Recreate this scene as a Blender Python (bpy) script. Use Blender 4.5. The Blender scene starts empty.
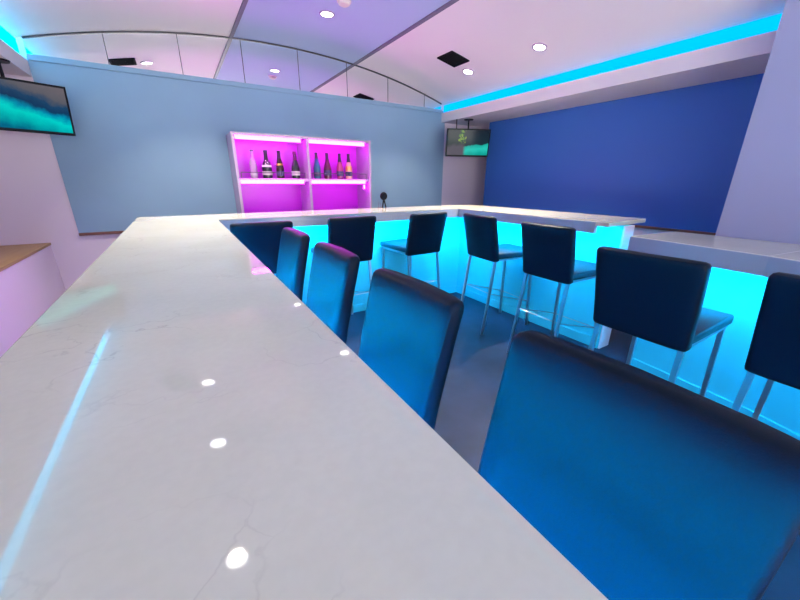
import bpy, bmesh, math, random
from mathutils import Vector, Matrix
random.seed(4)
S = bpy.context.scene
COL = S.collection
PI = math.pi

# ------------------------------------------------------------------ materials
def new_mat(name):
    m = bpy.data.materials.new(name); m.use_nodes = True
    nt = m.node_tree
    return m, nt, nt.nodes['Principled BSDF']

def plain(name, col, rough=.6, metal=0., spec=.5, coat=0., trans=0., ior=1.45, bump=0., bscale=60., vary=0., vscale=3.):
    m, nt, b = new_mat(name)
    b.inputs['Base Color'].default_value = (*col, 1)
    b.inputs['Roughness'].default_value = rough
    b.inputs['Metallic'].default_value = metal
    b.inputs['Specular IOR Level'].default_value = spec
    b.inputs['Coat Weight'].default_value = coat
    b.inputs['Transmission Weight'].default_value = trans
    b.inputs['IOR'].default_value = ior
    tc = None
    if bump or vary:
        tc = nt.nodes.new('ShaderNodeTexCoord')
    if vary:
        n = nt.nodes.new('ShaderNodeTexNoise'); n.inputs['Scale'].default_value = vscale; n.inputs['Detail'].default_value = 5
        nt.links.new(tc.outputs['Object'], n.inputs['Vector'])
        r = nt.nodes.new('ShaderNodeValToRGB')
        r.color_ramp.elements[0].position = .3; r.color_ramp.elements[1].position = .7
        r.color_ramp.elements[0].color = (*[max(0, c*(1-vary)) for c in col], 1)
        r.color_ramp.elements[1].color = (*[min(1, c*(1+vary)) for c in col], 1)
        nt.links.new(n.outputs['Fac'], r.inputs['Fac']); nt.links.new(r.outputs['Color'], b.inputs['Base Color'])
    if bump:
        n = nt.nodes.new('ShaderNodeTexNoise'); n.inputs['Scale'].default_value = bscale; n.inputs['Detail'].default_value = 3
        nt.links.new(tc.outputs['Object'], n.inputs['Vector'])
        bp = nt.nodes.new('ShaderNodeBump'); bp.inputs['Strength'].default_value = bump; bp.inputs['Distance'].default_value = .004
        nt.links.new(n.outputs['Fac'], bp.inputs['Height']); nt.links.new(bp.outputs['Normal'], b.inputs['Normal'])
    return m

def glow(name, col, strength):
    m = bpy.data.materials.new(name); m.use_nodes = True
    nt = m.node_tree; nt.nodes.clear()
    e = nt.nodes.new('ShaderNodeEmission'); o = nt.nodes.new('ShaderNodeOutputMaterial')
    e.inputs['Color'].default_value = (*col, 1); e.inputs['Strength'].default_value = strength
    nt.links.new(e.outputs[0], o.inputs[0])
    return m

def stone_mat():
    m, nt, b = new_mat('quartz')
    N, L = nt.nodes.new, nt.links.new
    tc = N('ShaderNodeTexCoord')
    big = N('ShaderNodeTexNoise'); big.inputs['Scale'].default_value = 2.6; big.inputs['Detail'].default_value = 6
    L(tc.outputs['Object'], big.inputs['Vector'])
    ramp = N('ShaderNodeValToRGB'); e = ramp.color_ramp.elements
    e[0].position = .3; e[0].color = (.555, .545, .465, 1); e[1].position = .72; e[1].color = (.63, .62, .54, 1)
    L(big.outputs['Fac'], ramp.inputs['Fac'])
    # thin broken veins
    warp = N('ShaderNodeTexNoise'); warp.inputs['Scale'].default_value = 5; warp.inputs['Detail'].default_value = 6
    L(tc.outputs['Object'], warp.inputs['Vector'])
    add = N('ShaderNodeMixRGB'); add.blend_type = 'ADD'; add.inputs[0].default_value = .35
    L(tc.outputs['Object'], add.inputs[1]); L(warp.outputs['Color'], add.inputs[2])
    vor = N('ShaderNodeTexVoronoi'); vor.feature = 'DISTANCE_TO_EDGE'; vor.inputs['Scale'].default_value = 5.5
    L(add.outputs[0], vor.inputs['Vector'])
    vr = N('ShaderNodeValToRGB'); v = vr.color_ramp.elements
    v[0].position = 0; v[0].color = (1, 1, 1, 1); v[1].position = .017; v[1].color = (0, 0, 0, 1)
    L(vor.outputs['Distance'], vr.inputs['Fac'])
    mask = N('ShaderNodeTexNoise'); mask.inputs['Scale'].default_value = 4.0; mask.inputs['Detail'].default_value = 2
    L(tc.outputs['Object'], mask.inputs['Vector'])
    mr = N('ShaderNodeValToRGB'); q = mr.color_ramp.elements
    q[0].position = .49; q[0].color = (0, 0, 0, 1); q[1].position = .72; q[1].color = (.5, .5, .5, 1)
    L(mask.outputs['Fac'], mr.inputs['Fac'])
    mul = N('ShaderNodeMath'); mul.operation = 'MULTIPLY'
    L(vr.outputs['Color'], mul.inputs[0]); L(mr.outputs['Color'], mul.inputs[1])
    mix = N('ShaderNodeMixRGB'); mix.inputs[2].default_value = (.28, .26, .245, 1)
    L(mul.outputs[0], mix.inputs[0]); L(ramp.outputs['Color'], mix.inputs[1])
    # fine speckle
    sp = N('ShaderNodeTexNoise'); sp.inputs['Scale'].default_value = 70; sp.inputs['Detail'].default_value = 2
    L(tc.outputs['Object'], sp.inputs['Vector'])
    sr = N('ShaderNodeValToRGB'); s = sr.color_ramp.elements
    s[0].position = .35; s[0].color = (.97, .97, .97, 1); s[1].position = .65; s[1].color = (1, 1, 1, 1)
    L(sp.outputs['Fac'], sr.inputs['Fac'])
    mm = N('ShaderNodeMixRGB'); mm.blend_type = 'MULTIPLY'; mm.inputs[0].default_value = 1
    L(mix.outputs[0], mm.inputs[1]); L(sr.outputs['Color'], mm.inputs[2])
    L(mm.outputs[0], b.inputs['Base Color'])
    b.inputs['Roughness'].default_value = .035; b.inputs['IOR'].default_value = 1.6
    return m

def wood_mat(name, c0, c1):
    m, nt, b = new_mat(name)
    N, L = nt.nodes.new, nt.links.new
    tc = N('ShaderNodeTexCoord'); mp = N('ShaderNodeMapping'); mp.inputs['Scale'].default_value = (18, 1.2, 18)
    n = N('ShaderNodeTexNoise'); n.inputs['Scale'].default_value = 2; n.inputs['Detail'].default_value = 6
    r = N('ShaderNodeValToRGB'); r.color_ramp.elements[0].color = (*c0, 1); r.color_ramp.elements[1].color = (*c1, 1)
    L(tc.outputs['Object'], mp.inputs[0]); L(mp.outputs[0], n.inputs['Vector']); L(n.outputs['Fac'], r.inputs['Fac'])
    L(r.outputs['Color'], b.inputs['Base Color']); b.inputs['Roughness'].default_value = .45
    return m

def screen_mat(name, kind):
    """picture on a lit television, drawn from the panel's own coordinates (x right, z up, metres)"""
    m = bpy.data.materials.new(name); m.use_nodes = True
    nt = m.node_tree; nt.nodes.clear()
    N, L = nt.nodes.new, nt.links.new
    out = N('ShaderNodeOutputMaterial'); em = N('ShaderNodeEmission'); em.inputs['Strength'].default_value = 1.0
    gl = N('ShaderNodeBsdfGlossy'); gl.inputs['Roughness'].default_value = .12; gl.inputs['Color'].default_value = (.012, .012, .012, 1)
    ad = N('ShaderNodeAddShader')
    L(em.outputs[0], ad.inputs[0]); L(gl.outputs[0], ad.inputs[1]); L(ad.outputs[0], out.inputs[0])
    tc = N('ShaderNodeTexCoord'); sp = N('ShaderNodeSeparateXYZ'); L(tc.outputs['Object'], sp.inputs[0])
    nz = N('ShaderNodeTexNoise'); nz.inputs['Scale'].default_value = 8; nz.inputs['Detail'].default_value = 8; nz.inputs['Roughness'].default_value = .65
    L(tc.outputs['Object'], nz.inputs['Vector'])
    def math_(op, a, bb):
        n = N('ShaderNodeMath'); n.operation = op
        for i, v in enumerate((a, bb)):
            if isinstance(v, (int, float)): n.inputs[i].default_value = v
            else: L(v, n.inputs[i])
        return n.outputs[0]
    def ramp(v, stops):
        r = N('ShaderNodeValToRGB'); els = r.color_ramp.elements
        while len(els) < len(stops): els.new(.5)
        for el, (p, c) in zip(els, stops): el.position = p; el.color = (*c, 1)
        L(v, r.inputs['Fac']); return r.outputs['Color']
    wob = math_('MULTIPLY', math_('SUBTRACT', nz.outputs['Fac'], .5), .34)
    if kind == 'wave':
        # height falls to the right: bright wave low, dark band above, grey haze at the upper right
        v = math_('ADD', math_('ADD', math_('MULTIPLY', sp.outputs['Z'], 2.6), math_('MULTIPLY', sp.outputs['X'], .75)), math_('ADD', wob, .42))
        c = ramp(v, [(.0, (0, .12, .22)), (.22, (0, .42, .42)), (.36, (.0, .62, .55)), (.47, (.0, .22, .36)), (.56, (.005, .03, .09)), (.68, (.01, .05, .12)), (.8, (.10, .10, .12)), (1, (.14, .12, .14))])
    else:
        v = math_('ADD', math_('SUBTRACT', math_('MULTIPLY', sp.outputs['Z'], 3.2), math_('MULTIPLY', sp.outputs['X'], .25)), math_('ADD', wob, .58))
        water = ramp(v, [(.0, (0, .30, .25)), (.3, (.02, .55, .46)), (.46, (.01, .40, .34)), (.5, (.01, .03, .045)), (1, (.008, .016, .03))])
        sand = ramp(v, [(.0, (.10, .09, .12)), (.45, (.09, .08, .11)), (.6, (.02, .035, .04)), (1, (.01, .02, .03))])
        xs = ramp(math_('ADD', sp.outputs['X'], .5), [(.43, (0, 0, 0)), (.47, (1, 1, 1))])
        mx = N('ShaderNodeMixRGB'); L(xs, mx.inputs[0]); L(sand, mx.inputs[1]); L(water, mx.inputs[2])
        # leafy plant, left of centre
        dx = math_('MULTIPLY', math_('ADD', sp.outputs['X'], .085), 13.); dz = math_('MULTIPLY', math_('SUBTRACT', sp.outputs['Z'], .075), 9.)
        n3 = N('ShaderNodeTexNoise'); n3.inputs['Scale'].default_value = 32; n3.inputs['Detail'].default_value = 5; L(tc.outputs['Object'], n3.inputs['Vector'])
        d = math_('ADD', math_('ADD', math_('MULTIPLY', dx, dx), math_('MULTIPLY', dz, dz)), math_('MULTIPLY', math_('SUBTRACT', n3.outputs['Fac'], .5), 3.2))
        pm = ramp(d, [(.25, (1, 1, 1)), (.55, (0, 0, 0))])
        n2 = N('ShaderNodeTexNoise'); n2.inputs['Scale'].default_value = 45; L(tc.outputs['Object'], n2.inputs['Vector'])
        pc = ramp(n2.outputs['Fac'], [(.42, (.01, .05, .02)), (.5, (.08, .25, .03)), (.6, (.22, .30, .04))])
        m2 = N('ShaderNodeMixRGB'); L(pm, m2.inputs[0]); L(mx.outputs[0], m2.inputs[1]); L(pc, m2.inputs[2])
        c = m2.outputs[0]
    L(c, em.inputs['Color'])
    return m

M = dict(
    stone=stone_mat(),
    white=plain('white_wall_paint', (.70, .60, .71), .7, bump=.05, bscale=90),
    apron=plain('quartz_shaded_blue', (.30, .35, .46), .2, bump=0),  # countertop quartz darkened, with the blue reflected light put into its colour
    panel=plain('panel_cyan_lit', (.045, .52, .66), .45, spec=.25),  # white base boards, cyan strip light put into the colour
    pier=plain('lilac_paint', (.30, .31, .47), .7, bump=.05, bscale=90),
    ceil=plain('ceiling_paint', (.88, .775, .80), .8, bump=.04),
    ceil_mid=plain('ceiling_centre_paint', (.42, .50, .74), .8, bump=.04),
    strip=plain('ceiling_strip', (.16, .13, .20), .6),
    soffit=plain('soffit_paint', (.72, .65, .69), .75),
    blue=plain('blue_grey_paint', (.215, .345, .495), .55, bump=.06, bscale=70, vary=.04, vscale=1.5),
    royal=plain('royal_blue_paint', (.028, .125, .46), .5, bump=.06, bscale=70),
    floor=plain('polished_floor', (.017, .026, .052), .38, spec=.12, vary=.45, vscale=2.2),
    rail=wood_mat('red_brown_wood', (.12, .04, .03), (.20, .07, .05)),
    tan=wood_mat('tan_wood', (.32, .19, .07), (.46, .29, .12)),
    mirror=plain('mirror_silver', (.93, .93, .95), .015, metal=1),
    dark=plain('dark_trim', (.06, .05, .065), .45),
    black=plain('black_plastic', (.006, .007, .012), .35, spec=.15),
    vent=plain('black_vent', (.010, .010, .012), .9, spec=.05),
    leather=plain('black_leatherette', (.002, .0072, .0165), .40, spec=.13, bump=.10, bscale=420),
    seat=plain('black_leatherette_lit', (.004, .018, .036), .32, spec=.5, bump=.10, bscale=420),  # same upholstery as the backs, lightened to carry the light on the seats
    chrome=plain('brushed_steel', (.50, .53, .58), .28, metal=1),
    cab=plain('white_lacquer', (.40, .27, .45), .25),
    lilac=plain('panel_magenta_lit', (.50, .035, .57), .25),  # pale cabinet back, magenta strip glow put into the colour
    cream=plain('cream_plastic', (.75, .62, .62), .5),
    cyan=glow('cyan_led', (0., .5, 1.), 400),
    cyan_left=glow('cyan_led_left', (0., .5, 1.), 1220),
    cyan_near=glow('cyan_led_near', (0., .5, 1.), 310),
    cyan_cove=glow('cyan_cove_led', (0., .40, 1.), 1.7), cyan_cove_left=glow('cyan_cove_led_left', (0., .58, 1.), 5.0),
    pink=glow('magenta_led', (1., .028, 1.05), 34),
    violet=glow('added_violet_led', (.70, .22, 1.), 52),
    lamp=glow('lamp_lens', (1., .97, .95), 14),
    wave=screen_mat('screen_wave', 'wave'),
    plant=screen_mat('screen_plant', 'plant'),
)

# ------------------------------------------------------------------ mesh helpers
def link(name, bm, mats, parent=None, smooth=False, loc=None):
    me = bpy.data.meshes.new(name)
    bmesh.ops.recalc_face_normals(bm, faces=bm.faces)
    bm.to_mesh(me); bm.free()
    if not isinstance(mats, (list, tuple)): mats = [mats]
    for m in mats: me.materials.append(m)
    if smooth:
        me.polygons.foreach_set('use_smooth', [True]*len(me.polygons))
        if hasattr(me, 'set_sharp_from_angle'): me.set_sharp_from_angle(angle=math.radians(38))
    o = bpy.data.objects.new(name, me); COL.objects.link(o)
    if parent: o.parent = parent
    if loc: o.location = loc
    return o

def box(bm, x0, x1, y0, y1, z0, z1, bev=0., mi=0, seg=2):
    v = [bm.verts.new((x, y, z)) for x in (x0, x1) for y in (y0, y1) for z in (z0, z1)]
    fs = [bm.faces.new([v[i] for i in q]) for q in ((0,1,3,2),(4,6,7,5),(0,4,5,1),(2,3,7,6),(0,2,6,4),(1,5,7,3))]
    for f in fs: f.material_index = mi
    if bev:
        es = list({e for f in fs for e in f.edges})
        bmesh.ops.bevel(bm, geom=es, offset=bev, segments=seg, profile=.5, affect='EDGES')
    return bm

def B(*a, **k):
    return box(bmesh.new(), *a, **k)

def prism(bm, poly, z0, z1, bev=0., mi=0):
    lo = [bm.verts.new((x, y, z0)) for x, y in poly]; hi = [bm.verts.new((x, y, z1)) for x, y in poly]
    n = len(poly); fs = [bm.faces.new(lo[::-1]), bm.faces.new(hi)]
    for i in range(n): fs.append(bm.faces.new((lo[i], lo[(i+1) % n], hi[(i+1) % n], hi[i])))
    for f in fs: f.material_index = mi
    if bev:
        es = list(set(fs[0].edges) | set(fs[1].edges))
        bmesh.ops.bevel(bm, geom=es, offset=bev, segments=2, profile=.5, affect='EDGES')
    return bm

def bar(bm, a, b, w, d=None, mi=0, n=4):
    """straight bar from a to b, n-sided"""
    a, b = Vector(a), Vector(b); d = d or w
    t = (b-a).normalized(); u = t.cross(Vector((0, 0, 1)))
    if u.length < 1e-3: u = Vector((1, 0, 0))
    # keep the section square to the world x axis for near vertical bars
    if abs(t.z) > .8: u = Vector((1, 0, 0)); u = (u - t*u.dot(t))
    u.normalize(); v = t.cross(u)
    off = PI/4 if n == 4 else 0
    k = math.sqrt(2) if n == 4 else 1
    r0, r1 = [], []
    for i in range(n):
        an = off + 2*PI*i/n
        o = u*math.cos(an)*w/2*k + v*math.sin(an)*d/2*k
        r0.append(bm.verts.new(a+o)); r1.append(bm.verts.new(b+o))
    fs = [bm.faces.new(r0[::-1]), bm.faces.new(r1)]
    for i in range(n): fs.append(bm.faces.new((r0[i], r0[(i+1) % n], r1[(i+1) % n], r1[i])))
    for f in fs: f.material_index = mi
    return bm

def lathe(bm, prof, n=24, mi=0, c=(0, 0)):
    rings = []
    for r, z in prof:
        if r < 1e-5: rings.append([bm.verts.new((c[0], c[1], z))])
        else: rings.append([bm.verts.new((c[0]+r*math.cos(2*PI*i/n), c[1]+r*math.sin(2*PI*i/n), z)) for i in range(n)])
    for a, b in zip(rings, rings[1:]):
        for i in range(n):
            j = (i+1) % n
            if len(a) == 1 and len(b) == 1: continue
            if len(a) == 1: f = bm.faces.new((a[0], b[i], b[j]))
            elif len(b) == 1: f = bm.faces.new((a[i], a[j], b[0]))
            else: f = bm.faces.new((a[i], a[j], b[j], b[i]))
            f.material_index = mi
    return bm

def tag(o, label, cat, group=None):
    o['label'] = label; o['category'] = cat
    if group: o['group'] = group
    return o

def empty(name, loc=(0, 0, 0), rz=0.):
    o = bpy.data.objects.new(name, None); COL.objects.link(o)
    o.location = loc; o.rotation_euler = (0, 0, rz); o.empty_display_size = .1
    return o

def struct(name, bm, mats, smooth=False):
    o = link(name, bm, mats, smooth=smooth); o['kind'] = 'structure'; return o

def copy_tree(o, parent=None):
    c = o.copy(); COL.objects.link(c); c.parent = parent
    for ch in list(o.children): copy_tree(ch, c)
    return c

# ------------------------------------------------------------------ the setting
YB = 4.5                                   # back wall
XL, XR = -.885, 3.465                      # soffit faces
struct('floor', B(-2.0, 5.0, -3.6, 4.7, -.1, 0), M['floor'])

# barrel vault: arc across x, straight in y, with a lilac blue centre bay
CX, ZT, RV = 1.22, 2.747, 7.6
def vz(x): return ZT - (RV - math.sqrt(RV*RV - (x-CX)**2))
def vault(bm, x0, x1, n, y0, y1, th=.06, mi=0, dz=0.):
    xs = [x0+(x1-x0)*i/n for i in range(n+1)]
    rows = []
    for x in xs:
        z = vz(x)+dz
        rows.append([bm.verts.new((x, y0, z)), bm.verts.new((x, y1, z)), bm.verts.new((x, y1, z+th)), bm.verts.new((x, y0, z+th))])
    for a, b in zip(rows, rows[1:]):
        for i in range(4):
            j = (i+1) % 4
            f = bm.faces.new((a[i], a[j], b[j], b[i])); f.material_index = mi
    for r in (rows[0], rows[-1]): bm.faces.new(r)
    return bm
bm = bmesh.new()
vault(bm, XL-.34, .725, 24, -3.6, YB, mi=0)
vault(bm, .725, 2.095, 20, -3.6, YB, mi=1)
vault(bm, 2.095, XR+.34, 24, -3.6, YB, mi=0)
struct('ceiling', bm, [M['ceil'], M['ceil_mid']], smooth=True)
for i, x in enumerate((.725, 2.095)):
    struct('trim_%d' % (i+1), vault(bmesh.new(), x-.017, x+.017, 2, -3.6, YB-.012, th=.02, dz=-.012), M['strip'])

# back wall, white, with the blue grey field, the wood rail below it
wb = struct('wall_back', B(-2.0, 5.0, YB, YB+.12, 0, 3.0), M['white'])
bp_ = link('painted_panel', B(XL+.005, 3.53, YB-.012, YB+.01, .86, 2.315), M['blue'], wb); bp_['label'] = 'blue grey painted field'
struct('trim_3', B(XL+.005, 3.53, YB-.03, YB+.01, .834, .86, bev=.004), M['rail'])
struct('wall_left', B(-1.9, -1.78, -3.6, YB+.1, 0, 3.0), M['white'])
struct('wall_right', B(4.06, 4.8, .3, 4.1, 0, 3.0), [M['white']])
wr = bpy.data.objects['wall_right']
rp = link('painted_panel', B(4.05, 4.07, .3, 4.1, .93, 2.6), M['royal'], wr); rp['label'] = 'royal blue painted field'
struct('trim_4', B(4.03, 4.06, .3, 4.1, .905, .93, bev=.005), M['rail'])
struct('wall_alcove', B(4.8, 4.92, 3.9, YB+.1, 0, 3.0), M['white'])
struct('wall_pier', B(3.22, 4.4, -3.6, .935, 0, 3.0), M['pier'])

# side soffits with light coves
def soffit(name, x, sgn, xo, y0, y1):
    bm = bmesh.new()
    def bx(a, b, *r): box(bm, min(a, b), max(a, b), *r)
    bx(x, x+sgn*.025, y0, y1, 2.165, 2.288)               # fascia
    bx(x+sgn*.025, xo, y0, y1, 2.165, 2.20)               # underside board
    bx(x+sgn*.335, x+sgn*.36, y0, y1, 2.20, vz(x+sgn*.335)+.05)
    o = struct(name, bm, M['soffit'])
    s = bmesh.new(); a, b = x+sgn*.030, x+sgn*.05
    box(s, min(a, b), max(a, b), y0+.05, y1-.013, 2.20, vz(x+sgn*.05)-.006)
    l = link('light_strip', s, M['cyan_cove' if sgn > 0 else 'cyan_cove_left'], o); l['label'] = 'glowing cyan light band in the cove'
    return o
soffit('trim_5', XR, 1, 4.78, -3.5, YB)
soffit('trim_6', XL, -1, -1.8, -3.5, YB)

# ------------------------------------------------------------------ arched mirror over the back wall
mir = empty('wall_mirror', (CX, YB, 2.33))
tag(mir, 'arched mirror band filling the top of the back wall, reflecting the ceiling', 'mirror')
def local(bm, o):
    for v in bm.verts: v.co -= o.location
    return bm
bm = bmesh.new(); n = 48
x0, x1 = XL+.012, XR-.012
pts = [(x0+(x1-x0)*i/n, vz(x0+(x1-x0)*i/n)-.008) for i in range(n+1)]
fr = [bm.verts.new((x, YB-.010, z)) for x, z in pts] ; lo = [bm.verts.new((x, YB-.010, 2.325)) for x, z in pts]
frb = [bm.verts.new((x, YB, z)) for x, z in pts] ; lob = [bm.verts.new((x, YB, 2.325)) for x, z in pts]
for i in range(n):
    bm.faces.new((fr[i], fr[i+1], lo[i+1], lo[i])); bm.faces.new((frb[i], lob[i], lob[i+1], frb[i+1]))
    bm.faces.new((fr[i], frb[i], frb[i+1], fr[i+1])); bm.faces.new((lo[i], lo[i+1], lob[i+1], lob[i]))
for i in (0, n): bm.faces.new((fr[i], lo[i], lob[i], frb[i]))
link('mirror_glass', local(bm, mir), M['mirror'], mir)
bm = bmesh.new()
for (xa, za), (xb, zb) in zip(pts, pts[1:]):
    bar(bm, (xa, YB-.013, za-.002), (xb, YB-.013, zb-.002), .012, .012)
link('arch_trim', local(bm, mir), M['dark'], mir)['label'] = 'thin dark arched edge of the mirror'
for x in (-.335, .24, .81, 1.40, 1.99, 2.565, 3.15):
    link('seam', local(B(x-.003, x+.003, YB-.0125, YB-.009, 2.325, vz(x)-.012), mir), M['dark'], mir)
bm = B(x0, x1, YB-.03, YB+.005, 2.285, 2.33, bev=.004)
link('ledge', local(bm, mir), M['blue'], mir)['label'] = 'blue grey ledge under the mirror'

# ------------------------------------------------------------------ the U-shaped bar
HC = 1.07
bar_o = empty('bar_counter', (1.4, 3.2, 0))
tag(bar_o, 'long U-shaped bar counter with white quartz top and cyan glowing base', 'bar counter')
ox0, ox1, ix0 = -.307, 3.26, .22
outer_y, inner_y = 3.485, 2.98
def arc(cx, cy, r, a0, a1, n=10):
    return [(cx+r*math.cos(math.radians(a0+(a1-a0)*i/n)), cy+r*math.sin(math.radians(a0+(a1-a0)*i/n))) for i in range(n+1)]
poly = [(ox0, -1.2), (ix0, -1.2), (ix0, inner_y), (2.585, inner_y), (2.68, 1.405), (3.285, 1.43)]
poly += [(3.25, 2.4)] + arc(3.19-.28, outer_y-.28, .28, 0, 90)
poly += [(ox0, outer_y)]
def sub(bm): return local(bm, bar_o)
link('countertop', sub(prism(bmesh.new(), poly, HC-.032, HC, bev=.004)), M['stone'], bar_o)
# aprons under the inner edges
link('apron', sub(B(ix0-.03, ix0-.002, -1.2, inner_y, HC-.06, HC-.032)), M['stone'], bar_o)
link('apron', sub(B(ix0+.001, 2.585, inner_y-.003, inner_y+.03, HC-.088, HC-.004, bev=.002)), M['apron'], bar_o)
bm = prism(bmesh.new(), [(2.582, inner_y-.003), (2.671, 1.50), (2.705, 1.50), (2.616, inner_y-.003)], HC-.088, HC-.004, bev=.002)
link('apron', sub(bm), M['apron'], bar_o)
# base walls with plinth boards
bxl, byb, bxr = -.08, 3.245, 2.86
link('base_panel', sub(B(bxl-.13, bxl, -1.2, 3.375, 0, HC-.032)), M['panel'], bar_o)
link('base_panel', sub(B(bxl, bxr+.14, byb, 3.375, 0, HC-.032)), M['panel'], bar_o)
link('base_panel', sub(B(bxr, bxr+.14, 1.385, byb, 0, HC-.032, bev=.003)), M['panel'], bar_o)
link('end_panel', sub(B(bxr-.002, bxr+.142, 1.372, 1.385, 0, HC-.032, bev=.003)), M['white'], bar_o)['label'] = 'pale lilac end panel'
link('plinth', sub(B(bxl, bxl+.012, -1.2, byb, 0, .085, bev=.003)), M['panel'], bar_o)
link('plinth', sub(B(bxl, bxr, byb-.012, byb, 0, .085, bev=.003)), M['panel'], bar_o)
link('plinth', sub(B(bxr-.012, bxr, 1.385, byb, 0, .085, bev=.003)), M['panel'], bar_o)
# light strips
def strip(bm, mat, label=None, par=bar_o):
    l = link('light_strip', bm, mat, par)
    if label: l['label'] = label
strip(sub(B(ix0-.055, ix0-.031, -1.15, inner_y-.05, HC-.05, HC-.038)), M['cyan_left'], 'cyan light strip under the counter edge')
strip(sub(B(ix0+.1, 2.53, inner_y+.04, inner_y+.055, HC-.05, HC-.036)), M['cyan'], 'cyan light strip under the counter edge')
strip(sub(prism(bmesh.new(), [(2.63, inner_y-.05), (2.71, 1.53), (2.725, 1.53), (2.645, inner_y-.05)], HC-.05, HC-.036)), M['cyan'], 'cyan light strip under the counter edge')
strip(sub(B(ox0+.03, ox0+.045, 2.2, 3.4, HC-.044, HC-.034)), M['violet'], 'added violet light strip under the bartender side, tinting the left wall')  # unseen strip, added to throw purple on the left wall and side counter

# ------------------------------------------------------------------ lower angled counter on the right
nc = empty('angled_counter', (2.8, .6, 0))
tag(nc, 'lower angled quartz counter on the right against the pale pier', 'counter')
def sub2(bm): return local(bm, nc)
HN = 1.0
inn = [(2.652, 1.225), (2.56, .50), (2.36, -.12), (2.02, -.66)]
out = [(3.215, 1.18), (3.215, .42), (3.215, -.30), (3.215, -1.1)]
bas = [(2.815, 1.105), (2.735, .39), (2.56, -.18), (2.26, -.72)]
for i in range(3):
    gap = .0015
    q = [inn[i], inn[i+1], out[i+1], out[i]]
    link('countertop', sub2(prism(bmesh.new(), q, HN-.03, HN, bev=.003)), M['stone'], nc)
    a, b = Vector(inn[i]), Vector(inn[i+1]); t = (b-a).normalized(); nrm = Vector((-t.y, t.x))
    if nrm.x < 0: nrm = -nrm
    A = a-nrm*.003; Bq = b-nrm*.003
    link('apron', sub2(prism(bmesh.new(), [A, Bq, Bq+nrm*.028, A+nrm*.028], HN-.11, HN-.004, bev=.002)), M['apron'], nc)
    a, b = Vector(bas[i]), Vector(bas[i+1]); t = (b-a).normalized(); n2 = Vector((-t.y, t.x))
    if n2.x < 0: n2 = -n2
    link('base_panel', sub2(prism(bmesh.new(), [a, b, b+n2*.12, a+n2*.12], 0, HN-.03)), M['panel'], nc)
    link('plinth', sub2(prism(bmesh.new(), [a-n2*.012, b-n2*.012, b, a], 0, .06)), M['panel'], nc)
    strip(sub2(prism(bmesh.new(), [Vector(inn[i])+nrm*.04-Vector((0,.02)), Vector(inn[i+1])+nrm*.04+Vector((0,.02)), Vector(inn[i+1])+nrm*.055+Vector((0,.02)), Vector(inn[i])+nrm*.055-Vector((0,.02))], HN-.05, HN-.036)), M['cyan_near'], 'cyan light strip under the counter edge', nc)

# ------------------------------------------------------------------ low side counter, far left
sc = empty('side_counter', (-1.4, 2.5, 0))
tag(sc, 'low side counter with a tan wooden top along the left wall', 'counter')
link('countertop', local(B(-1.775, -1.10, .3, YB-.002, .765, .785), sc), M['tan'], sc)['label'] = 'tan wooden top'
link('body', local(B(-1.775, -1.105, .3, YB-.002, 0, .765), sc), M['white'], sc)

# ------------------------------------------------------------------ bar stools
def cushion_back(wb, wt, th, z0, z1, y0, lean, curve):
    bm = bmesh.new(); nz, nr = 16, 28; rings = []
    r = th*.48
    for k in range(nz+1):
        u = k/nz
        if k == 0: s, zz = .72, z0
        elif k == 1: s, zz = .93, z0+.006
        elif k == 2: s, zz = 1., z0+.018
        elif k == nz: s, zz = .45, z1
        elif k == nz-1: s, zz = .78, z1-.005
        elif k == nz-2: s, zz = .94, z1-.014
        elif k == nz-3: s, zz = 1., z1-.028
        else: s = 1.; zz = z0+.018+(z1-.028-z0-.018)*(k-2)/(nz-5)
        f = (zz-z0)/(z1-z0)
        w = (wb+(wt-wb)*f)/2 - (1-s)*th*.42; t = th*(1.0-.12*f)*s/2
        yc = y0 - lean*(f**1.15) + th/2
        ring = []
        for i in range(nr):
            a = 2*PI*i/nr; ca, sa = math.cos(a), math.sin(a)
            px = math.copysign(abs(ca)**.25, ca)*w
            py = math.copysign(abs(sa)**.32, sa)*t
            py *= 1-.12*(px/w)**4
            ring.append(bm.verts.new((px, yc+py+curve*((px/w)**2)*f, zz)))
        rings.append(ring)
    for a, b in zip(rings, rings[1:]):
        for i in range(nr): bm.faces.new((a[i], a[(i+1) % nr], b[(i+1) % nr], b[i]))
    bm.faces.new(rings[0][::-1]); bm.faces.new(rings[-1])
    return bm

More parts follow.
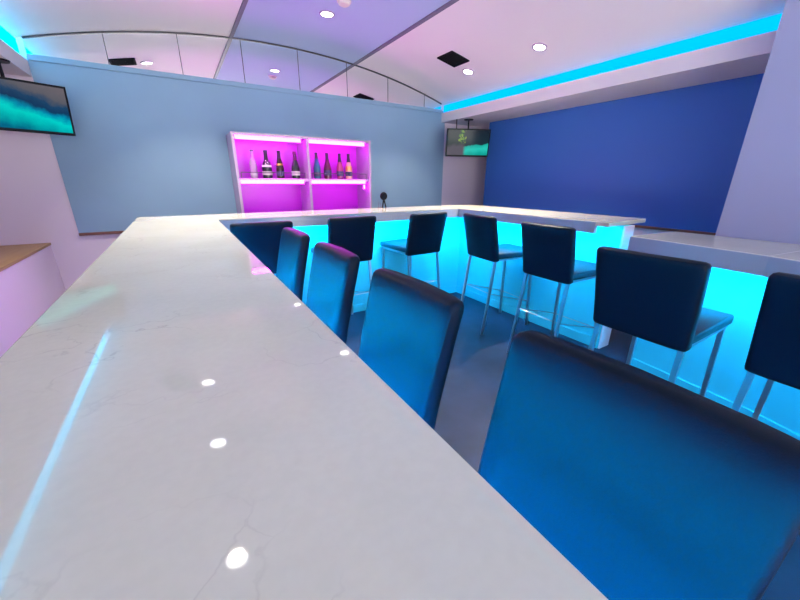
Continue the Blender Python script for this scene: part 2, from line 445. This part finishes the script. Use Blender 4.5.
def make_stool():
    root = empty('bar_stool')
    # local: front is +y, rear face of the back bottom at y=-.22
    link('backrest', cushion_back(.402, .423, .080, .683, 1.076, -.221, .099, .017), M['leather'], root, smooth=True)
    bm = B(-.199, .199, -.188, .30, .704, .754, bev=.012, seg=3)
    for v in bm.verts:
        if v.co.z > .744: v.co.z += .010*max(0, 1-(v.co.x/.19)**2)
    link('seat', bm, M['seat'], root, smooth=True)
    fr = bmesh.new(); zf = .694
    for a, b in (((-.178,-.19,zf),(-.178,.275,zf)),((.178,-.19,zf),(.178,.275,zf)),((-.178,.268,zf),(.178,.268,zf)),((-.178,-.188,zf),(.178,-.188,zf))):
        bar(fr, a, b, .020, .018)
    link('seat_frame', fr, M['chrome'], root)
    def leg_at(sx, rear, z):
        f = 1-z/.69
        return (sx*(.178+.012*f), (-.183-.085*f) if rear else (.258+.024*f), z)
    for sx in (-1, 1):
        for rear in (1, 0):
            link('leg', bar(bmesh.new(), leg_at(sx, rear, .69), leg_at(sx, rear, 0), .020), M['chrome'], root)
    for a, b, nm in ((leg_at(-1,0,.25), leg_at(1,0,.25), 'footrest'), (leg_at(-1,1,.39), leg_at(1,1,.39), 'stretcher'),
                     (leg_at(-1,1,.39), leg_at(-1,0,.25), 'stretcher'), (leg_at(1,1,.39), leg_at(1,0,.25), 'stretcher')):
        link(nm, bar(bmesh.new(), a, b, .008, n=8), M['chrome'], root)
    return root

# (x, y of the seat centre, heading of the front, label)
STOOLS = [
    (0.288, 0.212, PI/2, 'nearest stool at the long left counter, its blue lit backrest filling the lower right'),
    (0.283, 0.813, PI/2, 'second nearest stool tucked under the long left counter, seen from its lit front'),
    (0.283, 1.424, PI/2, 'third stool from the camera along the long left counter edge'),
    (0.283, 2.054, PI/2, 'farthest stool along the left counter, overlapping the stool in the inner corner'),
    (0.470, 2.876, 0, 'stool in the inner corner, mostly hidden behind the left counter'),
    (1.186, 2.925, 0, 'stool at the back counter below the right half of the pink bottle cabinet'),
    (1.938, 2.914, .06, 'back counter stool near the right corner, its seat showing on the left'),
    (2.491, 2.270, -PI/2-.10, 'stool at the right counter nearest the back corner'),
    (2.402, 1.532, -PI/2-.02, 'stool at the open end of the right counter, backrest toward the camera'),
    (1.899, 0.672, -PI/2, 'stool pulled out before the lower angled counter, large dark back in full view'),
    (1.927, 0.099, -PI/2, 'stool at the angled counter, cut off by the right edge of the photo'),
]
proto = make_stool()
for i, (x, y, rz, lab) in enumerate(STOOLS):
    o = proto if i == 0 else copy_tree(proto)
    o.location = (x, y, 0); o.rotation_euler = (0, 0, rz)
    tag(o, lab, 'bar stool', 'black bar stools around the bar')

# ------------------------------------------------------------------ lit bottle cabinet
cx0, cx1, cyf, cyb, cz0, cz1 = .545, 2.10, 4.10, YB-.012, .90, 1.81
cab = empty('display_cabinet', ((cx0+cx1)/2, cyb, cz0))
tag(cab, 'white open bottle cabinet on the back wall glowing magenta inside', 'cabinet')
def sub3(bm): return local(bm, cab)
T = .026; xm = 1.315; zs0, zs1 = 1.325, 1.37
link('side_panel', sub3(B(cx0, cx0+T, cyf, cyb, cz0, cz1, bev=.002)), M['cab'], cab)
link('side_panel', sub3(B(cx1-T, cx1, cyf, cyb, cz0, cz1, bev=.002)), M['cab'], cab)
link('top_panel', sub3(B(cx0+T, cx1-T, cyf, cyb, cz1-T, cz1, bev=.002)), M['cab'], cab)
link('bottom_panel', sub3(B(cx0+T, cx1-T, cyf, cyb, cz0, cz0+T, bev=.002)), M['cab'], cab)
link('divider', sub3(B(xm-T/2, xm+T/2, cyf, cyb-.015, cz0+T, cz1-T, bev=.002)), M['cab'], cab)
link('back_panel', sub3(B(cx0+T, cx1-T, cyb-.015, cyb, cz0+T, cz1-T)), M['lilac'], cab)
bays = ((cx0+T, xm-T/2), (xm+T/2, cx1-T))
for a, b in bays:
    link('shelf', sub3(B(a, b, cyf+.013, cyb-.015, zs0+.012, zs1, bev=.002)), M['cab'], cab)
    for zt in (cz1-T, zs0+.012):
        l = link('light_strip', sub3(B(a+.005, b-.06, cyf-.004 if zt < 1.5 else cyf+.004, cyf+.012, (zt-.02) if zt < 1.5 else zt-.04, (zt+.018) if zt < 1.5 else zt-.001)), M['pink'], cab)
        l['label'] = 'bright magenta white light strip'
    r = link('gallery_rail', sub3(bar(bmesh.new(), (a+.025, cyf+.035, zs1+.06), (b-.03, cyf+.035, zs1+.06), .008, n=8)), M['dark'], cab)
    r['label'] = 'thin dark metal rail'
    for px in (a+.025, b-.03):
        p = bar(bmesh.new(), (px, cyf+.035, zs1-.001), (px, cyf+.035, zs1+.06), .008, n=8)
        link('post', sub3(p), M['dark'], r)
bm = B(cx1-T-.075, cx1-T-.06, cyf+.012, cyf+.03, zs0-.07, zs0-.02)
link('light_strip', sub3(bm), M['pink'], cab)['label'] = 'short upright end of the magenta light strip'

# ------------------------------------------------------------------ bottles
def glass(name, col, rough=.12, trans=0.):
    return plain(name, col, rough, trans=trans, spec=.6, coat=.3)
G = dict(clear=glass('frosted_clear_glass', (.62, .48, .66), .25, .6), dk=glass('dark_green_glass', (.012, .016, .022)),
         brown=glass('dark_brown_glass', (.03, .014, .012)), blue=glass('blue_glass', (.03, .13, .22), .2, .2),
         wine=glass('wine_red_glass', (.09, .008, .05)), rose=glass('rose_glass', (.36, .04, .16), .18, .2),
         gold=glass('gold_glass', (.70, .36, .30), .2), foil=plain('black_foil', (.012, .01, .02), .4),
         goldfoil=plain('gold_foil', (.8, .5, .15), .3, metal=1), white=plain('white_paper', (.5, .46, .5), .7),
         navy=plain('navy_paper', (.03, .03, .09), .6), grey=plain('grey_paper', (.35, .33, .36), .6))
def make_bottle(x, prof, body, foil, fz, bands, lab, h):
    """prof: silhouette; foil covers the neck above fz; bands: (z0, z1, material, name)"""
    root = empty('bottle', (x, 4.25, zs1))
    def rad(z):
        for (r0, z0), (r1, z1) in zip(prof, prof[1:]):
            if z0 <= z <= z1 and z1 > z0: return r0+(r1-r0)*(z-z0)/(z1-z0)
        return prof[-1][0]
    link('glass', lathe(bmesh.new(), [(0, .0)]+prof+[(0, prof[-1][1])], 24), body, root, smooth=True)
    zz = [fz] + [z for r, z in prof if z > fz+.002] ; zz[-1] += 0
    link('foil', lathe(bmesh.new(), [(rad(z)+.0012, z) for z in zz]+[(0, h+.0015)], 24), foil, root, smooth=True)
    for z0, z1, mt, nm in bands:
        zl = [z0+(z1-z0)*i/5 for i in range(6)]
        link(nm, lathe(bmesh.new(), [(rad(z)+.0010, z) for z in zl], 24), mt, root, smooth=True)
    tag(root, lab, 'bottle', 'bottles on the lit cabinet shelf')
    return root
champ = [(0.0403, .0), (0.0448, .004), (0.0459, .02), (0.0459, .105), (0.0437, .125), (0.0347, .16), (0.0235, .195), (0.0174, .225), (0.0168, .262), (0.0185, .264), (0.0185, .274), (0.0174, .276), (0.0174, .290)]
fat = [(0.0448, .0), (0.0504, .004), (0.0515, .02), (0.0515, .11), (0.0482, .135), (0.0358, .165), (0.0224, .185), (0.0185, .21), (0.0185, .268), (0.0202, .27), (0.0202, .285), (0.0185, .29)]
slim = [(0.0336, .0), (0.0370, .004), (0.0370, .02), (0.0370, .14), (0.0336, .165), (0.0224, .195), (0.0162, .215), (0.0157, .27), (0.0174, .272), (0.0174, .29)]
tall = [(0.0370, .0), (0.0403, .004), (0.0414, .02), (0.0426, .09), (0.0392, .13), (0.0280, .18), (0.0190, .22), (0.0151, .25), (0.0151, .275), (0.0168, .277), (0.0168, .29)]
make_bottle(.745, slim, G['clear'], G['foil'], .277, [(.03, .055, G['grey'], 'label')], 'clear pale bottle with a small dark cap, leftmost on the shelf', .29)
make_bottle(.885, fat, G['dk'], G['foil'], .190, [(.118, .14, G['white'], 'neck_label'), (.035, .075, G['grey'], 'label')], 'wide black bottle with white shoulder band and grey label', .29)
make_bottle(1.025, tall, G['brown'], G['foil'], .21, [(.14, .158, G['goldfoil'], 'neck_label'), (.03, .08, G['navy'], 'label')], 'dark brown tapering bottle with a gold glint, third from the left', .29)
make_bottle(1.20, champ, G['dk'], G['wine'], .20, [(.035, .08, G['white'], 'label')], 'dark bottle with a white body label, beside the cabinet divider on its left', .29)
make_bottle(1.455, tall, G['blue'], G['foil'], .225, [(.03, .075, G['navy'], 'label')], 'blue glass bottle just right of the cabinet divider', .29)
make_bottle(1.585, champ, G['wine'], G['foil'], .215, [(.04, .10, G['navy'], 'label')], 'dark wine red bottle between the blue and the pink bottles', .29)
make_bottle(1.745, tall, G['rose'], G['foil'], .195, [(.035, .09, G['navy'], 'label')], 'pink bottle with a dark label and black neck, second from the right', .29)
make_bottle(1.862, tall, G['gold'], G['foil'], .195, [(.10, .15, G['goldfoil'], 'neck_label'), (.035, .085, G['navy'], 'label')], 'golden pink shiny bottle, rightmost on the shelf', .29)

# ------------------------------------------------------------------ small black round-headed stand on the back counter
st = empty('counter_stand', (1.91, 3.45, HC))
tag(st, 'small black round-headed stand on two legs, on the back counter right of the cabinet', 'ornament')
bm = bmesh.new()
lathe(bm, [(0, -.014), (.036, -.014), (.042, -.007), (.043, 0), (.042, .007), (.036, .014), (0, .014)], 28)
bmesh.ops.rotate(bm, verts=bm.verts, cent=(0, 0, 0), matrix=Matrix.Rotation(PI/2, 3, 'X'))
bmesh.ops.translate(bm, verts=bm.verts, vec=(.002, 0, .125))
link('head', bm, M['black'], st, smooth=True)
for dx in (-.016, .028):
    link('leg', bar(bmesh.new(), (.004, 0, .1), (dx, 0, .0), .015, n=8), M['black'], st)
bm = bar(bmesh.new(), (-.075, 0, .005), (-.012, 0, .005), .008, n=8)
bar(bm, (-.065, 0, .006), (-.058, 0, .065), .005, n=6); bar(bm, (-.04, 0, .006), (-.035, 0, .055), .005, n=6)
link('side_rack', bm, M['strip'], st)

# ------------------------------------------------------------------ televisions hung from the soffits
def television(name, centre, yaw, tilt, mat, lab, plate):
    root = empty(name, centre, yaw)
    w, h = .61, .352
    R = Matrix.Rotation(tilt, 3, 'X')
    def tl(bm):
        bmesh.ops.rotate(bm, verts=bm.verts, cent=(0, 0, 0), matrix=R); return bm
    bm = bmesh.new(); t = .015
    box(bm, -w/2, w/2, -.012, .03, -h/2, h/2, bev=.004)
    link('casing', tl(bm), M['black'], root)
    bm = bmesh.new()
    v = [bm.verts.new(p) for p in ((-w/2+t, -.0135, -h/2+t+.006), (w/2-t, -.0135, -h/2+t+.006), (w/2-t, -.0135, h/2-t), (-w/2+t, -.0135, h/2-t))]
    bm.faces.new(v); s = link('screen', bm, mat, root); s.rotation_euler = (tilt, 0, 0)
    s['label'] = 'lit screen with a teal picture'
    inv = Matrix.Rotation(-yaw, 3, 'Z')
    top = inv @ (Vector(plate)-Vector(centre))
    bm = bar(bmesh.new(), (top.x, top.y, top.z-.003), (top.x, top.y, -.03), .022, n=10)
    bar(bm, (top.x, top.y, -.02), (0, .03, -.02), .03, .05)
    bar(bm, (top.x-.17, top.y, top.z-.0), (top.x-.17, top.y, -.03), .014, n=8)
    bar(bm, (top.x-.17, top.y, -.03), (top.x, top.y, -.03), .02, .03)
    link('mount_pole', bm, M['black'], root)
    bm = bmesh.new(); lathe(bm, [(0, top.z-.012), (.06, top.z-.012), (.065, top.z), (0, top.z)], 20, c=(top.x, top.y))
    link('mount_plate', bm, M['black'], root)
    tag(root, lab, 'television', 'televisions hung from the soffits'); return root
television('wall_television', (3.545, 3.975, 1.855), math.atan2(-.25, .54), math.radians(8), M['plant'],
           'small television with plant and teal water picture, in the far right corner', (3.62, 4.07, 2.165))
television('wall_television', (-.905, 3.92, 1.862), math.radians(25), math.radians(9), M['wave'],
           'television with a teal wave picture at the upper left, before the blue grey wall', (-.945, 4.0, 2.165))

# ------------------------------------------------------------------ ceiling fittings
LAMPS = [
    (1.385, 3.50, 13, 'round downlight in the lilac blue middle of the ceiling'),
    (3.03, 3.47, 20, 'round downlight beside the square vent on the right'),
    (3.05, 2.53, 42, 'round downlight over the right stools, nearest the cyan cove'),
    (-.055, 3.42, 24, 'downlight over the left counter, showing only in the mirror and counter reflections by the vent'),
    (-.055, 2.47, 13, 'downlight over the left counter, seen as the middle spot reflected on the quartz'),
    (-.055, 1.50, 2, 'downlight over the left counter, seen as the nearest spot reflected on the quartz'),
]
for x, y, watts, lab in LAMPS:
    z = vz(x); ny = 0
    slope = math.atan((x-CX)/math.sqrt(RV*RV-(x-CX)**2))
    root = empty('downlight', (x, y, z)); root.rotation_euler = (0, slope, 0)
    link('trim_ring', lathe(bmesh.new(), [(.050, -.002), (.053, -.009), (.064, -.008), (.067, .002), (.050, .002)], 32), M['cab'], root, smooth=True)
    bm = bmesh.new(); lathe(bm, [(0, -.006), (.051, -.006), (.051, .001), (0, .001)], 28)
    link('lens', bm, M['lamp'], root)['label'] = 'glowing white lens'
    ld = bpy.data.lights.new('downlight_beam', 'AREA'); ld.spread = math.radians(105); ld.shape = 'DISK'; ld.size = .07; ld.energy = watts; ld.color = (1, .88, .70)
    lo_ = bpy.data.objects.new('downlight_beam', ld); COL.objects.link(lo_); lo_.parent = root; lo_.location = (0, 0, -.02)
    tag(root, lab, 'ceiling light', 'round ceiling downlights')

for x, y, lab in ((2.75, 3.40, 'black square ceiling vent beside the right downlight'), (-.28, 3.50, 'black square ceiling vent over the left counter, showing in the mirror')):
    slope = math.atan((x-CX)/RV)
    root = empty('ceiling_vent', (x, y, vz(x))); root.rotation_euler = (0, slope, 0)
    bm = bmesh.new(); s = .125
    for a in ((-s, s, -s, -s+.02), (-s, s, s-.02, s), (-s, -s+.02, -s+.02, s-.02), (s-.02, s, -s+.02, s-.02)): box(bm, *a, -.012, .002)
    link('frame', bm, M['vent'], root)
    bm = B(-s+.02, s-.02, -s+.02, s-.02, -.003, .002)
    for k in range(7): box(bm, -s+.02, s-.02, -s+.035+k*.028, -s+.045+k*.028, -.009, -.003)
    link('grille', bm, M['vent'], root)
    tag(root, lab, 'vent', 'square ceiling vents')

root = empty('ceiling_speaker', (.15, 2.55, vz(.15))); root.rotation_euler = (0, math.atan((.15-CX)/RV), 0)
link('frame', lathe(bmesh.new(), [(.1, -.002), (.1, -.01), (.115, -.008), (.118, .002), (.1, .002)], 32), M['dark'], root, smooth=True)
link('grille', lathe(bmesh.new(), [(0, -.007), (.1, -.005), (.1, .001), (0, .001)], 32), M['dark'], root)
tag(root, 'round grey ceiling speaker over the left counter, seen as a dark oval on the quartz', 'speaker')
root = empty('smoke_detector', (1.42, 3.20, vz(1.42)))
link('base', lathe(bmesh.new(), [(0, -.012), (.058, -.012), (.06, .001), (0, .001)], 28), M['cream'], root, smooth=True)
link('cap', lathe(bmesh.new(), [(0, -.036), (.03, -.035), (.046, -.026), (.048, -.012), (0, -.012)], 28), M['cream'], root, smooth=True)
tag(root, 'small pinkish smoke detector at the top edge of the photo', 'smoke detector')

# ------------------------------------------------------------------ added ambient fill through the open room front, boosted from below for the ceiling
w = bpy.data.worlds.new('World'); S.world = w; w.use_nodes = True
nt = w.node_tree; bg = nt.nodes['Background']
tc = nt.nodes.new('ShaderNodeTexCoord'); sx = nt.nodes.new('ShaderNodeSeparateXYZ'); nt.links.new(tc.outputs['Generated'], sx.inputs[0])
rp_ = nt.nodes.new('ShaderNodeMapRange'); rp_.inputs['From Min'].default_value = -.25; rp_.inputs['From Max'].default_value = .15
rp_.inputs['To Min'].default_value = 12.; rp_.inputs['To Max'].default_value = 2.0
nt.links.new(sx.outputs['Z'], rp_.inputs['Value']); nt.links.new(rp_.outputs[0], bg.inputs['Strength'])
bg.inputs['Color'].default_value = (.95, .95, .91, 1)

# ------------------------------------------------------------------ camera
f = 345.3689
yaw, pitch, roll = 5.52990802e-01, 3.33517265e-01, 6.05071967e-03
cy, sy, cp, sp_ = math.cos(yaw), math.sin(yaw), math.cos(pitch), math.sin(pitch)
fw = Vector((sy*cp, cy*cp, -sp_)); rg = Vector((cy, -sy, 0)); up = rg.cross(fw)
cr, sr = math.cos(roll), math.sin(roll)
rg, up = cr*rg + sr*up, -sr*rg + cr*up
cd = bpy.data.cameras.new('Camera'); cam = bpy.data.objects.new('Camera', cd); COL.objects.link(cam)
cd.sensor_fit = 'HORIZONTAL'; cd.sensor_width = 36; cd.lens = f/800*36; cd.clip_start = .02
m = Matrix.Identity(4)
for i, v in enumerate((rg, up, -fw)):
    for j in range(3): m[j][i] = v[j]
m.translation = Vector((0, 0, 1.359)); cam.matrix_world = m
S.camera = cam
vs = S.view_settings
vs.view_transform = 'Standard'; vs.look = 'None'; vs.gamma = 1; vs.use_curve_mapping = False; vs.exposure = 0.0
